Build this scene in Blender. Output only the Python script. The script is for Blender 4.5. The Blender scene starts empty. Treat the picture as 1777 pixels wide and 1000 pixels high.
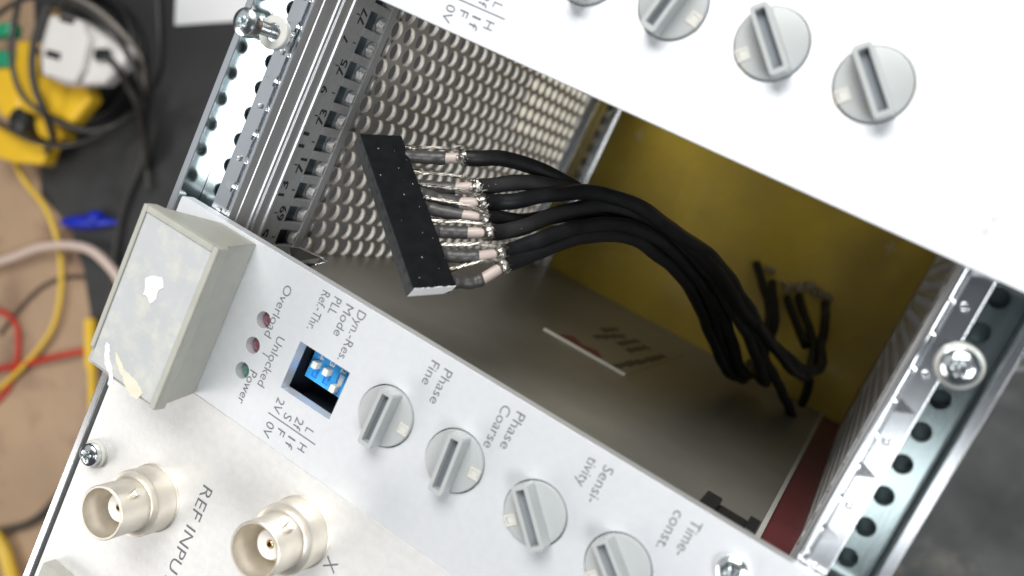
import bpy, bmesh, math, random
from mathutils import Vector, Matrix, Quaternion
from mathutils.geometry import tessellate_polygon
from mathutils import noise as mnoise

S = 0.001                    # everything below is written in millimetres
random.seed(7)
scene = bpy.context.scene
COL = scene.collection

# ------------------------------------------------------------------ camera
CAM = Vector((109.347, -4.553, 129.715))
RX = Vector((0.8222427, 0.4209779, -0.3830072))
RY = Vector((0.4578802, -0.8889947, 0.0058525))
RZ = Vector((-0.3380276, -0.1801836, -0.9237268))
FPX = 1587.57
cam_d = bpy.data.cameras.new("camera")
cam = bpy.data.objects.new("camera", cam_d)
COL.objects.link(cam)
Mx = Matrix((RX, -RY, -RZ)).transposed().to_4x4()
Mx.translation = CAM * S
cam.matrix_world = Mx
cam_d.sensor_width = 36.0
cam_d.lens = FPX / 1777 * 36
cam_d.clip_start = 0.005
cam_d.clip_end = 20
cam_d.dof.use_dof = True
cam_d.dof.focus_distance = 0.170
cam_d.dof.aperture_fstop = 15
scene.camera = cam

# ------------------------------------------------------------------ light
world = bpy.data.worlds.new("World")
scene.world = world
world.use_nodes = True
bg = world.node_tree.nodes["Background"]
bg.inputs[0].default_value = (0.80, 0.88, 1.0, 1)
bg.inputs[1].default_value = 0.07


def area(name, loc, target, sx, sy, power, color):
    l = bpy.data.lights.new(name, 'AREA')
    l.shape = 'RECTANGLE'
    l.size = sx * S
    l.size_y = sy * S
    l.energy = power
    l.color = color
    o = bpy.data.objects.new(name, l)
    COL.objects.link(o)
    o.location = Vector(loc) * S
    d = (Vector(target) - Vector(loc)).normalized()
    o.rotation_euler = d.to_track_quat('-Z', 'Y').to_euler()
    return o


area("window_light", (-60, 520, 620), (60, 0, -20), 620, 420, 11.0, (1.0, 0.985, 0.96))
area("ceiling_light", (168, -150, 620), (110, -40, 0), 120, 60, 0.10, (0.93, 0.97, 1.0))
area("room_fill_light", (-560, -640, 380), (-40, -60, -100), 620, 420, 3.6, (1.0, 0.95, 0.9))  # added fill for the background and general level, no known lamp
area("rail_reflection_fill", (-430, 10, 430), (0, -20, 0), 420, 460, 0.30, (0.93, 0.97, 1.0))  # added dim panel that lifts the left rail's reflection, no known lamp
area("side_window_light", (560, -70, 560), (0, -40, -20), 340, 280, 3.6, (0.97, 0.985, 1.0))

scene.view_settings.view_transform = 'Standard'
scene.view_settings.look = 'None'
scene.view_settings.exposure = 0.0
scene.view_settings.gamma = 1.0
scene.render.resolution_x = 1024
scene.render.resolution_y = 576


# ------------------------------------------------------------------ helpers
def at(px, py, z):
    """world point (mm) at height z seen at photo pixel px, py"""
    d = RX * ((px - 888.5) / FPX) + RY * ((py - 500) / FPX) + RZ
    return CAM + d * ((z - CAM.z) / d.z)


def tag(o, label=None, cat=None, group=None, kind=None):
    if label: o["label"] = label
    if cat: o["category"] = cat
    if group: o["group"] = group
    if kind: o["kind"] = kind
    return o


def link(o, parent=None):
    COL.objects.link(o)
    if parent:
        o.parent = parent
        o.matrix_parent_inverse = Matrix.Translation(-WP[parent.name])
        WP[o.name] = WP[parent.name] * 0 + Vector(o.location)
    return o


WP = {}


def thing(name, loc, label, cat, group=None):
    o = bpy.data.objects.new(name, None)
    o.empty_display_size = 0.01
    COL.objects.link(o)
    o.location = Vector(loc) * S
    WP[o.name] = Vector(o.location)
    tag(o, label, cat, group)
    return o


def obj(name, bm, mat, parent=None, smooth=None, bevel=0, label=None):
    """links one mesh object; geometry is in absolute mm, children inherit"""
    me = bpy.data.meshes.new(name)
    if isinstance(bm, bmesh.types.BMesh):
        bmesh.ops.recalc_face_normals(bm, faces=bm.faces)
        bm.to_mesh(me)
        bm.free()
    else:
        v, f = bm
        me.from_pydata(v, [], f)
    me.transform(Matrix.Scale(S, 4))
    me.materials.append(mat)
    # origin to the bounding centre so that every piece has its own place
    if me.vertices:
        lo = Vector([min(v.co[i] for v in me.vertices) for i in range(3)])
        hi = Vector([max(v.co[i] for v in me.vertices) for i in range(3)])
        c = (lo + hi) / 2
        c.z = lo.z
    else:
        c = Vector()
    me.transform(Matrix.Translation(-c))
    if smooth is not None:
        me.shade_smooth()
        if smooth < 180:
            me.set_sharp_from_angle(angle=math.radians(smooth))
    o = bpy.data.objects.new(name, me)
    COL.objects.link(o)
    if parent:
        o.parent = parent
        o.location = c - WP[parent.name]
    else:
        o.location = c
    WP[o.name] = c
    if bevel:
        b = o.modifiers.new("bevel", 'BEVEL')
        b.width = bevel * S
        b.segments = 2
        b.limit_method = 'ANGLE'
        b.angle_limit = math.radians(40)
        b.harden_normals = False
    if label: o["label"] = label
    return o


def copy_tree(o, off, parent=None):
    """copy of a thing or part and of everything under it, moved by off (mm)"""
    c = o.copy()
    COL.objects.link(c)
    if parent:
        c.parent = parent
        WP[c.name] = WP[o.name]
    else:
        c.location = Vector(o.location) + Vector(off) * S
        WP[c.name] = Vector(c.location)
    for ch in [k for k in bpy.data.objects if k.parent == o]:
        copy_tree(ch, off, c)
    return c


def box(bm, x0, x1, y0, y1, z0, z1, M=None):
    vs = [bm.verts.new((x, y, z)) for x in (x0, x1) for y in (y0, y1) for z in (z0, z1)]
    if M is not None:
        for v in vs: v.co = M @ v.co
    for f in ((0, 1, 3, 2), (4, 6, 7, 5), (0, 4, 5, 1), (2, 3, 7, 6), (0, 2, 6, 4), (1, 5, 7, 3)):
        bm.faces.new([vs[i] for i in f])
    return vs


def boxm(*a, M=None):
    bm = bmesh.new()
    box(bm, *a, M=M)
    return bm


def lathe(bm, prof, seg=40, M=None, cap0=False, cap1=False):
    """prof: list of (r, z)"""
    rings = []
    for r, z in prof:
        if r < 1e-6:
            rings.append([bm.verts.new((0, 0, z))])
        else:
            rings.append([bm.verts.new((r * math.cos(2 * math.pi * i / seg), r * math.sin(2 * math.pi * i / seg), z)) for i in range(seg)])
    for a, b in zip(rings, rings[1:]):
        for i in range(seg):
            j = (i + 1) % seg
            if len(a) == 1 and len(b) == 1: continue
            if len(a) == 1: bm.faces.new((a[0], b[i], b[j]))
            elif len(b) == 1: bm.faces.new((a[i], a[j], b[0]))
            else: bm.faces.new((a[i], a[j], b[j], b[i]))
    if cap0 and len(rings[0]) > 1: bm.faces.new(rings[0][::-1])
    if cap1 and len(rings[-1]) > 1: bm.faces.new(rings[-1])
    if M is not None:
        for rg in rings:
            for v in rg: v.co = M @ v.co
    return rings


def spline(pts, n=8):
    """Catmull-Rom through 3D points"""
    P = [Vector(p) for p in pts]
    P = [2 * P[0] - P[1]] + P + [2 * P[-1] - P[-2]]
    out = []
    for i in range(1, len(P) - 2):
        p0, p1, p2, p3 = P[i - 1:i + 3]
        for k in range(n):
            t = k / n
            out.append(0.5 * ((2 * p1) + (p2 - p0) * t + (2 * p0 - 5 * p1 + 4 * p2 - p3) * t * t + (3 * p1 - p0 - 3 * p2 + p3) * t ** 3))
    out.append(P[-2])
    return out


def tube(bm, pts, r, seg=12, closed_ends=True):
    n = len(pts)
    rr = r if isinstance(r, (list, tuple)) else [r] * n
    T = [(pts[min(i + 1, n - 1)] - pts[max(i - 1, 0)]).normalized() for i in range(n)]
    up = Vector((0, 0, 1)) if abs(T[0].z) < 0.9 else Vector((1, 0, 0))
    N = (up - T[0] * up.dot(T[0])).normalized()
    prev = None
    first = last = None
    for i in range(n):
        if i:
            ax = T[i - 1].cross(T[i])
            if ax.length > 1e-8:
                N = Quaternion(ax.normalized(), T[i - 1].angle(T[i])) @ N
            N = (N - T[i] * N.dot(T[i])).normalized()
        B = T[i].cross(N)
        ring = [bm.verts.new(pts[i] + (N * math.cos(2 * math.pi * k / seg) + B * math.sin(2 * math.pi * k / seg)) * rr[i]) for k in range(seg)]
        if prev:
            for k in range(seg):
                j = (k + 1) % seg
                bm.faces.new((prev[k], prev[j], ring[j], ring[k]))
        else:
            first = ring
        prev = ring
    if closed_ends:
        bm.faces.new(first[::-1])
        bm.faces.new(prev)


def tube_obj(name, pts, r, mat, parent=None, n=8, seg=12, label=None):
    bm = bmesh.new()
    p = spline(pts, n) if n else [Vector(q) for q in pts]
    tube(bm, p, r, seg)
    return obj(name, bm, mat, parent, smooth=60, label=label)


def extrude_y(prof, y0, y1):
    """closed profile of (x, z) extruded along y"""
    bm = bmesh.new()
    a = [bm.verts.new((x, y0, z)) for x, z in prof]
    b = [bm.verts.new((x, y1, z)) for x, z in prof]
    n = len(prof)
    for i in range(n):
        j = (i + 1) % n
        bm.faces.new((a[i], a[j], b[j], b[i]))
    for t in tessellate_polygon([[Vector((x, z, 0)) for x, z in prof]]):
        bm.faces.new([a[i] for i in t])
        bm.faces.new([b[i] for i in t])
    return bm


def extrude_x(prof, x0, x1):
    bm = extrude_y(prof, x0, x1)
    for v in bm.verts: v.co = Vector((v.co.y, v.co.x, v.co.z))
    return bm


def circle(cx, cy, r, n=40):
    return [(cx + r * math.cos(2 * math.pi * i / n), cy + r * math.sin(2 * math.pi * i / n)) for i in range(n)]


def rect(x0, x1, y0, y1, r=0.0, n=5):
    if r <= 0: return [(x0, y0), (x1, y0), (x1, y1), (x0, y1)]
    out = []
    for (cx, cy, a) in ((x1 - r, y1 - r, 0), (x0 + r, y1 - r, 90), (x0 + r, y0 + r, 180), (x1 - r, y0 + r, 270)):
        for k in range(n + 1):
            t = math.radians(a + 90 * k / n)
            out.append((cx + r * math.cos(t), cy + r * math.sin(t)))
    return out


def plate(outer, holes, z0, z1):
    """flat plate with through-holes"""
    loops = [outer] + holes
    flat = [p for l in loops for p in l]
    bm = bmesh.new()
    top = [bm.verts.new((x, y, z1)) for x, y in flat]
    bot = [bm.verts.new((x, y, z0)) for x, y in flat]
    for t in tessellate_polygon([[Vector((x, y, 0)) for x, y in l] for l in loops]):
        try:
            bm.faces.new([top[i] for i in t])
            bm.faces.new([bot[i] for i in t][::-1])
        except ValueError:
            pass
    k = 0
    for l in loops:
        n = len(l)
        for i in range(n):
            j = (i + 1) % n
            bm.faces.new((top[k + i], top[k + j], bot[k + j], bot[k + i]))
        k += n
    return bm


# ------------------------------------------------------------------ materials
def mat(name, color, rough=0.5, metal=0.0, noise=None, bump=None, mix=None, spec=0.5, trans=0.0, coat=0.0, aniso=None, ior=1.45):
    """noise=(scale, amount) varies the value; bump=(scale, strength); mix=(color2, scale, lo, hi) patches"""
    m = bpy.data.materials.new(name)
    m.use_nodes = True
    nt = m.node_tree
    N, L = nt.nodes, nt.links
    b = N["Principled BSDF"]
    b.inputs["Base Color"].default_value = (*color, 1)
    b.inputs["Roughness"].default_value = rough
    b.inputs["Metallic"].default_value = metal
    b.inputs["Specular IOR Level"].default_value = spec
    b.inputs["IOR"].default_value = ior
    b.inputs["Transmission Weight"].default_value = trans
    b.inputs["Coat Weight"].default_value = coat
    tc = N.new("ShaderNodeTexCoord")
    geo = N.new("ShaderNodeNewGeometry")
    vec = geo.outputs["Position"]
    if aniso:
        mp = N.new("ShaderNodeMapping")
        L.new(vec, mp.inputs[0])
        mp.inputs["Scale"].default_value = aniso
        vec = mp.outputs[0]
    last = None
    if noise:
        t = N.new("ShaderNodeTexNoise")
        t.inputs["Scale"].default_value = noise[0]
        t.inputs["Detail"].default_value = 6
        L.new(vec, t.inputs["Vector"])
        mr = N.new("ShaderNodeMapRange")
        mr.inputs[1].default_value = 0.3
        mr.inputs[2].default_value = 0.7
        mr.inputs[3].default_value = 1 - noise[1]
        mr.inputs[4].default_value = 1 + noise[1]
        L.new(t.outputs[0], mr.inputs[0])
        mx = N.new("ShaderNodeMix")
        mx.data_type = 'RGBA'
        mx.blend_type = 'MULTIPLY'
        mx.inputs[0].default_value = 1
        mx.inputs[6].default_value = (*color, 1)
        L.new(mr.outputs[0], mx.inputs[7])
        last = mx.outputs[2]
        rm = N.new("ShaderNodeMapRange")
        rm.inputs[3].default_value = max(0.02, rough - noise[1] * 0.35)
        rm.inputs[4].default_value = min(1, rough + noise[1] * 0.35)
        L.new(t.outputs[0], rm.inputs[0])
        L.new(rm.outputs[0], b.inputs["Roughness"])
    if mix:
        c2, sc, lo, hi = mix
        t2 = N.new("ShaderNodeTexNoise")
        t2.inputs["Scale"].default_value = sc
        t2.inputs["Detail"].default_value = 8
        t2.inputs["Roughness"].default_value = 0.65
        L.new(geo.outputs["Position"], t2.inputs["Vector"])
        m2 = N.new("ShaderNodeMapRange")
        m2.inputs[1].default_value = lo
        m2.inputs[2].default_value = hi
        L.new(t2.outputs[0], m2.inputs[0])
        mx2 = N.new("ShaderNodeMix")
        mx2.data_type = 'RGBA'
        L.new(m2.outputs[0], mx2.inputs[0])
        if last: L.new(last, mx2.inputs[6])
        else: mx2.inputs[6].default_value = (*color, 1)
        mx2.inputs[7].default_value = (*c2, 1)
        last = mx2.outputs[2]
    if last: L.new(last, b.inputs["Base Color"])
    if bump:
        t3 = N.new("ShaderNodeTexNoise")
        t3.inputs["Scale"].default_value = bump[0]
        t3.inputs["Detail"].default_value = 5
        L.new(vec, t3.inputs["Vector"])
        bp = N.new("ShaderNodeBump")
        bp.inputs["Strength"].default_value = bump[1]
        bp.inputs["Distance"].default_value = 0.0002
        L.new(t3.outputs[0], bp.inputs["Height"])
        L.new(bp.outputs[0], b.inputs["Normal"])
    return m


M_PANEL = mat("panel_aluminium", (0.775, 0.80, 0.83), 0.42, 0.55, noise=(700, 0.02), bump=(2500, 0.07))
M_BPANEL = mat("grey_panel_aluminium", (0.70, 0.70, 0.69), 0.48, 0.45, noise=(700, 0.04), bump=(2200, 0.16))
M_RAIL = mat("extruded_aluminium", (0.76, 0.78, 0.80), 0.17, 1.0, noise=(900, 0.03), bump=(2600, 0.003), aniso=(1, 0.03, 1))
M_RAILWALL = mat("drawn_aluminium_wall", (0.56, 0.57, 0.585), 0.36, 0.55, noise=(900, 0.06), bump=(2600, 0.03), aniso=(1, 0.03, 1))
M_BAND = mat("matt_anodised_band", (0.40, 0.41, 0.42), 0.5, 0.35, noise=(900, 0.06), bump=(2600, 0.05))
M_TONGUE = mat("sheared_aluminium", (0.42, 0.42, 0.41), 0.5, 0.4, noise=(2500, 0.35), bump=(3000, 0.6))
M_STRIP = mat("zinc_strip", (0.40, 0.47, 0.47), 0.17, 1.0, noise=(600, 0.06), bump=(1800, 0.03), aniso=(1, 0.15, 1))
M_COVER = mat("perforated_aluminium", (0.47, 0.465, 0.45), 0.48, 0.4, noise=(400, 0.06), bump=(1500, 0.08))
M_SHIELD = mat("shield_aluminium", (0.30, 0.295, 0.27), 0.45, 0.6, noise=(120, 0.05), bump=(800, 0.05))
M_YELLOW = mat("yellow_board", (0.44, 0.315, 0.03), 0.28, 0.0, noise=(20, 0.22), mix=((0.27, 0.19, 0.05), 16, 0.42, 0.72), coat=0.2)
M_REGISTER = mat("pale_register_print", (0.42, 0.38, 0.22), 0.5)
M_HOLLOW = mat("painted_recess_shade", (0.10, 0.125, 0.135), 0.4, 0.5, noise=(300, 0.3))  # shade of the rail recesses put into a dark base colour
M_RED = mat("red_board", (0.13, 0.028, 0.034), 0.45, noise=(60, 0.1))
M_PRINT = mat("grey_print", (0.12, 0.125, 0.14), 0.6, noise=(3000, 0.15))
M_NUM = mat("black_print", (0.03, 0.03, 0.035), 0.6)
M_WHITEPRINT = mat("white_print", (0.75, 0.75, 0.72), 0.6)
M_KNOB = mat("knob_plastic", (0.36, 0.38, 0.38), 0.34, noise=(300, 0.03), spec=0.5)
M_KNOBIN = mat("knob_slot_plastic", (0.16, 0.18, 0.20), 0.5)
M_CREAM = mat("cream_plastic", (0.52, 0.51, 0.46), 0.35)
M_DARKHOLE = mat("dark_inside", (0.012, 0.016, 0.026), 0.6, noise=(200, 0.2))
M_HANDLE = mat("handle_plastic", (0.35, 0.35, 0.31), 0.42, noise=(350, 0.05), bump=(900, 0.12))
M_LABEL = mat("clear_label_window", (0.42, 0.435, 0.44), 0.25, noise=(150, 0.03), mix=((0.52, 0.515, 0.46), 300, 0.48, 0.74), coat=0.3)
M_FLAKE = mat("white_label_paper", (0.72, 0.715, 0.69), 0.7, noise=(900, 0.04))
M_FLAKE2 = mat("cream_glue", (0.60, 0.575, 0.46), 0.55, noise=(500, 0.05))
M_SCREW = mat("zinc_screw", (0.72, 0.76, 0.77), 0.20, 1.0, noise=(900, 0.1), bump=(1500, 0.12))
M_WASHER = mat("nylon_washer", (0.50, 0.50, 0.47), 0.4, noise=(400, 0.04))
M_NICKEL = mat("nickel_plate", (0.70, 0.655, 0.575), 0.40, 0.8, noise=(350, 0.08), bump=(900, 0.06))
M_GOLD = mat("gold_contact", (0.75, 0.52, 0.25), 0.25, 1.0)
M_PTFE = mat("white_ptfe", (0.85, 0.81, 0.76), 0.45)
M_BLUE = mat("blue_switch_body", (0.05, 0.38, 0.85), 0.35, noise=(300, 0.08))
M_LEVER = mat("white_lever", (0.82, 0.80, 0.74), 0.35)
M_REDLED = mat("red_led_lens", (0.15, 0.05, 0.065), 0.25, spec=0.6, coat=0.5)
M_GREENLED = mat("green_led_lens", (0.05, 0.14, 0.10), 0.25, spec=0.6, coat=0.5)
M_BLACK = mat("black_connector_plastic", (0.0085, 0.0095, 0.0105), 0.5, noise=(500, 0.2), mix=((0.5, 0.5, 0.5), 2600, 0.72, 0.73), spec=0.08)
M_SOCKF = mat("socket_face_plastic", (0.026, 0.028, 0.029), 0.6, noise=(900, 0.4), bump=(1200, 0.4))
M_PAINT = mat("white_paint", (0.86, 0.86, 0.86), 0.5)
M_JACKET = mat("black_cable_jacket", (0.008, 0.0083, 0.0088), 0.5, noise=(500, 0.2), mix=((0.35, 0.35, 0.33), 3300, 0.75, 0.76), bump=(900, 0.1), spec=0.3)
M_JACKET2 = mat("dusty_cable_jacket", (0.013, 0.0133, 0.0135), 0.6, noise=(180, 0.5), bump=(700, 0.2), spec=0.3)
M_JACKET3 = mat("worn_cable_jacket", (0.008, 0.0085, 0.0095), 0.42, noise=(250, 0.4), bump=(500, 0.15), spec=0.3)
M_SHRINK = mat("heat_shrink", (0.045, 0.043, 0.042), 0.42, noise=(600, 0.25), bump=(900, 0.35))
M_PINK = mat("cable_dielectric", (0.40, 0.335, 0.305), 0.4, noise=(500, 0.05))
M_TIN = mat("tinned_copper", (0.42, 0.405, 0.37), 0.3, 1.0, noise=(900, 0.4))
M_SOLDER = mat("solder_blob", (0.26, 0.22, 0.15), 0.4, 0.6, bump=(1500, 0.4))
M_REDLOGO = mat("red_logo_print", (0.23, 0.06, 0.05), 0.6)
M_STICKER = mat("label_sheet", (0.30, 0.29, 0.255), 0.45, 0.55)
M_SMUDGE = mat("dark_label_print", (0.09, 0.085, 0.07), 0.6)
M_EDGE = mat("label_cut_edge", (0.80, 0.77, 0.66), 0.4)
M_WOOD = mat("table_wood", (0.42, 0.29, 0.185), 0.5, noise=(9, 0.16), mix=((0.20, 0.12, 0.08), 14, 0.50, 0.72))
M_MAT = mat("black_mat_rubber", (0.030, 0.031, 0.032), 0.55, noise=(60, 0.25), mix=((0.04, 0.04, 0.042), 9, 0.45, 0.6))
M_CLOTH = mat("grey_cloth", (0.13, 0.135, 0.135), 0.8, noise=(22, 0.45), mix=((0.30, 0.28, 0.24), 30, 0.55, 0.75), bump=(60, 0.5))
M_PAPER = mat("white_paper", (0.86, 0.87, 0.88), 0.6)
M_CREAMPAPER = mat("cream_paper", (0.85, 0.80, 0.62), 0.6)
M_WPLUG = mat("white_plug_plastic", (0.72, 0.70, 0.68), 0.35, noise=(40, 0.03))
M_YPLUG = mat("yellow_plastic", (0.80, 0.50, 0.03), 0.35, noise=(40, 0.06))
M_YCABLE = mat("yellow_cable", (0.78, 0.52, 0.06), 0.35)
M_GREEN = mat("green_plastic", (0.02, 0.28, 0.14), 0.4)
M_BLUECLIP = mat("blue_clip_plastic", (0.01, 0.03, 0.45), 0.3)
M_REDCABLE = mat("red_cable", (0.55, 0.035, 0.02), 0.35)
M_PINKCABLE = mat("pale_pink_cable", (0.68, 0.54, 0.47), 0.4)
M_DRUM = mat("black_drum_plastic", (0.020, 0.021, 0.021), 0.38, noise=(40, 0.2))
M_GREYCABLE = mat("dark_grey_cable", (0.045, 0.044, 0.042), 0.38)
M_BRASS = mat("brass_pin", (0.65, 0.42, 0.2), 0.3, 1.0)
M_BLACKPLASTIC = mat("matt_black_plastic", (0.015, 0.016, 0.018), 0.5)

# ------------------------------------------------------------------ text
_fc = {}


def text_mesh(s, name, origin, read, up, height, length=None, mt=None, parent=None, depth=0.04, bold=-0.004):
    """flat lettering; origin = start of the baseline, read/up = directions, cap height and length in mm"""
    cu = bpy.data.curves.new("lettering", 'FONT')
    cu.body = s
    cu.size = 1
    cu.resolution_u = 3
    cu.offset = bold
    ob = bpy.data.objects.new("lettering", cu)
    COL.objects.link(ob)
    bpy.context.view_layer.update()
    dg = bpy.context.evaluated_depsgraph_get()
    me = bpy.data.meshes.new_from_object(ob.evaluated_get(dg))
    COL.objects.unlink(ob)
    bpy.data.objects.remove(ob)
    bpy.data.curves.remove(cu)
    xs = [v.co.x for v in me.vertices]
    x0, x1 = min(xs), max(xs)
    sy = height / 0.729
    sx = (length / (x1 - x0)) if length else sy * 0.95
    R_, U_ = Vector(read), Vector(up)
    W_ = R_.cross(U_)
    o = Vector(origin)
    bm = bmesh.new()
    bm.from_mesh(me)
    bpy.data.meshes.remove(me)
    for v in bm.verts:
        v.co = o + R_ * ((v.co.x - x0) * sx) + U_ * (v.co.y * sy) + W_ * depth
    return obj(name, bm, mt, parent)


# ------------------------------------------------------------------ the subrack
XC = 60.95                       # mirror axis of the rack opening
YA, YB = -170.0, 120.0


def mx_(prof):                   # mirrored profile
    return [(2 * XC - x, z) for x, z in prof][::-1]


rack = thing("equipment_subrack", (XC, -20, -363), "open aluminium equipment rack with extruded rails, perforated sides and yellow rear board", "equipment rack")
RAIL = [(-5.1, 0.3), (-3.6, 0.3), (-3.6, -5.5), (-3.6, -15), (1.4, -15), (1.4, -3.0), (4.55, -3.0), (4.55, -4.6), (5.15, -4.6), (5.15, -3.0), (5.8, -3.0),
        (5.8, -4.9), (5.6, -5.0), (5.6, -5.25), (5.8, -5.35), (5.8, -8.6), (6.15, -8.9), (6.15, -9.5), (5.8, -9.6), (5.8, -9.95), (6.15, -10.05), (6.15, -10.6), (5.75, -10.9),
        (5.6, -13.0), (6.0, -13.3), (6.0, -13.9), (2.9, -14.1), (2.9, -27.6), (-5.1, -27.6)]
BAND = [(2.95, -14.12), (5.5, -14.12), (5.5, -19.6), (3.0, -19.6), (3.0, -25.6), (5.8, -25.6), (5.8, -27.6), (2.95, -27.6)]
rails = []
for side in (0, 1):
    pr = mx_(RAIL) if side else RAIL
    r_ = obj("front_rail", extrude_y(pr, YA, YB), M_RAIL, rack, bevel=0.12)
    rails.append(r_)
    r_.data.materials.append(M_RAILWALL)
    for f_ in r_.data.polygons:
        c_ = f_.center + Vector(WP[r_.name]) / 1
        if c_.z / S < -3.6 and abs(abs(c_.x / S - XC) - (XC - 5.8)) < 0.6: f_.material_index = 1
    obj("marking_band", extrude_y(mx_(BAND) if side else BAND, YA, YB), M_BAND, r_, bevel=0.12)
    fx = (lambda x: 2 * XC - x) if side else (lambda x: x)
    # tapped strip: a plate with threaded holes, pitch 5.08
    cells = []
    for k in range(-18, 22):
        y = -1.0 - 5.08 * k if side == 0 else -0.5 - 5.08 * k
        if YA + 4 < y < YB - 4:
            cells.append(y)
    xs = sorted((fx(-3.5), fx(1.3)))
    bm = bmesh.new()
    for y in cells:
        a_ = 24
        ring = [[], [], [], []]
        for k in range(a_):
            t = 2 * math.pi * (k + 0.5) / a_
            c_, s_ = math.cos(t), math.sin(t)
            dx = (xs[1] - fx(0.0)) if c_ > 0 else (fx(0.0) - xs[0])
            m_ = 1 / max(abs(c_) / dx, abs(s_) / 2.54)
            for q, (px_, py_, pz_) in enumerate(((m_ * c_, m_ * s_, -5.3), (1.42 * c_, 1.42 * s_, -5.3), (1.27 * c_, 1.27 * s_, -5.5), (1.27 * c_, 1.27 * s_, -8.4))):
                ring[q].append(bm.verts.new((fx(0.0) + px_, y + py_, pz_)))
        for q in range(3):
            for k in range(a_):
                l = (k + 1) % a_
                bm.faces.new((ring[q][k], ring[q][l], ring[q + 1][l], ring[q + 1][k]))
        for k in range(a_):
            l = (k + 1) % a_
            p_, q_ = ring[0][k].co, ring[0][l].co
            if abs(p_.x - q_.x) > 1e-5 and abs(p_.y - q_.y) > 1e-5:
                cx_ = xs[1] if (p_.x + q_.x) / 2 > fx(0.0) else xs[0]
                cy_ = y + (2.54 if (p_.y + q_.y) / 2 > y else -2.54)
                bm.faces.new((ring[0][k], bm.verts.new((cx_, cy_, -5.3)), ring[0][l]))
    obj("tapped_strip", bm, M_STRIP, rack, smooth=30)
    # window band on the inner wall of the rail: posts between the openings
    yw = -2.0
    for k in range(-14, 28):
        yc = yw - 5.08 * (k + 0.5)
        a, b = sorted((fx(5.5), fx(4.3)))
        if not (-70 < yc < 30): continue
        obj("window_post", boxm(a, b, yc - 0.85, yc + 0.85, -25.6, -19.6), M_BAND, rack, bevel=0.15)
    # cut metal tongue at the inner end of every window
    for k in range(-6, 14):
        yc = yw - 5.08 * k
        if not (-70 < yc < 30): continue
        bm = bmesh.new()
        x_in, x_out = fx(4.6), fx(5.7)
        n = 9
        top, bot = [], []
        for i in range(n):
            t = i / (n - 1)
            yy = yc - 1.6 + 3.2 * t
            zz = -25.2 + 1.1 * math.sin(math.pi * t) ** 0.7 + random.uniform(-0.15, 0.15)
            top.append((bm.verts.new((x_in, yy, zz)), bm.verts.new((x_out, yy, zz - 0.7))))
        for p, q in zip(top, top[1:]):
            bm.faces.new((p[0], q[0], q[1], p[1]))
        geo_ = bmesh.ops.extrude_face_region(bm, geom=list(bm.faces))
        for v in [g for g in geo_['geom'] if isinstance(g, bmesh.types.BMVert)]: v.co.z = -25.7
        obj("window_tongue", bm, M_TONGUE, rack, smooth=30)
    a, b = sorted((fx(3.02), fx(3.1)))
    a2, b2 = sorted((fx(-3.55), fx(1.35)))
    obj("channel_shade_fill", boxm(a2, b2, YA + 1, YB - 1, -14.9, -8.6), M_HOLLOW, rack)  # added dark filler standing in for the shade below the tapped holes
    obj("window_shade_plate", boxm(a, b, -150, 100, -25.5, -19.7), M_HOLLOW, rack)  # added dark sheet standing in for the shade inside the windows
    # stamped marks: round dots and small triangles, and bridges across the slot
    ph = -13.6 if side == 0 else -3.5
    for k in range(-6, 8):
        y = ph - 10.16 * k
        if not (-70 < y < 45): continue
        bm = bmesh.new()
        lathe(bm, [(0.62, -3.02), (0.55, -2.75), (0.36, -2.72), (0.30, -2.85), (0.0, -2.85)], 16, Matrix.Translation((fx(3.3), y, 0)))
        obj("stamped_dot", bm, M_RAIL, rack, smooth=40)
        yt = y - 5.08
        bm = bmesh.new()
        tri = [(fx(4.45), yt - 1.0), (fx(4.45), yt + 1.0), (fx(1.9), yt)]
        v = [bm.verts.new((x, yy, -3.05)) for x, yy in tri]
        w = [bm.verts.new((tri[0][0], tri[0][1], -2.3)), bm.verts.new((tri[1][0], tri[1][1], -2.75)), bm.verts.new((tri[2][0], tri[2][1], -2.98))]
        bm.faces.new(w); bm.faces.new(v)
        for i in range(3):
            j = (i + 1) % 3
            bm.faces.new((v[i], v[j], w[j], w[i]))
        obj("stamped_triangle", bm, M_RAIL, rack)
        for yy in (y, yt):
            a, b = sorted((fx(4.5), fx(5.2)))
            obj("slot_bridge", boxm(a, b, yy - 0.35, yy + 0.35, -4.6, -2.92), M_RAIL, rack, bevel=0.12)

# printed position numbers on the inner wall of the left rail
labels = ["77", "7", "75", "9", "73", "11", "71", "13", "69", "15", "67", "17"]
for k, s in enumerate(labels):
    yc = -2.0 - 5.08 * k
    odd = k % 2 == 1
    ln = 1.5 if len(s) == 1 else 3.2
    zt = -16.2 if odd else -18.8
    text_mesh(s, "position_number", (5.52, yc - ln / 2, zt), (0, 1, 0), (0, 0, 1), 2.1, ln, M_NUM, rack, bold=0.02)
    zz = -17.9 if odd else -15.6
    obj("tick_mark", boxm(5.5, 5.56, yc - 0.11, yc + 0.11, zz - 1.0, zz), M_NUM, rack)


# perforated side covers: staggered round holes with the real sheet thickness
M_CUT = mat("lit_punched_edge", (0.80, 0.77, 0.71), 0.5, 0.25, noise=(900, 0.05))  # hole walls paler than the sheet: their lit look is put into the colour


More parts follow.
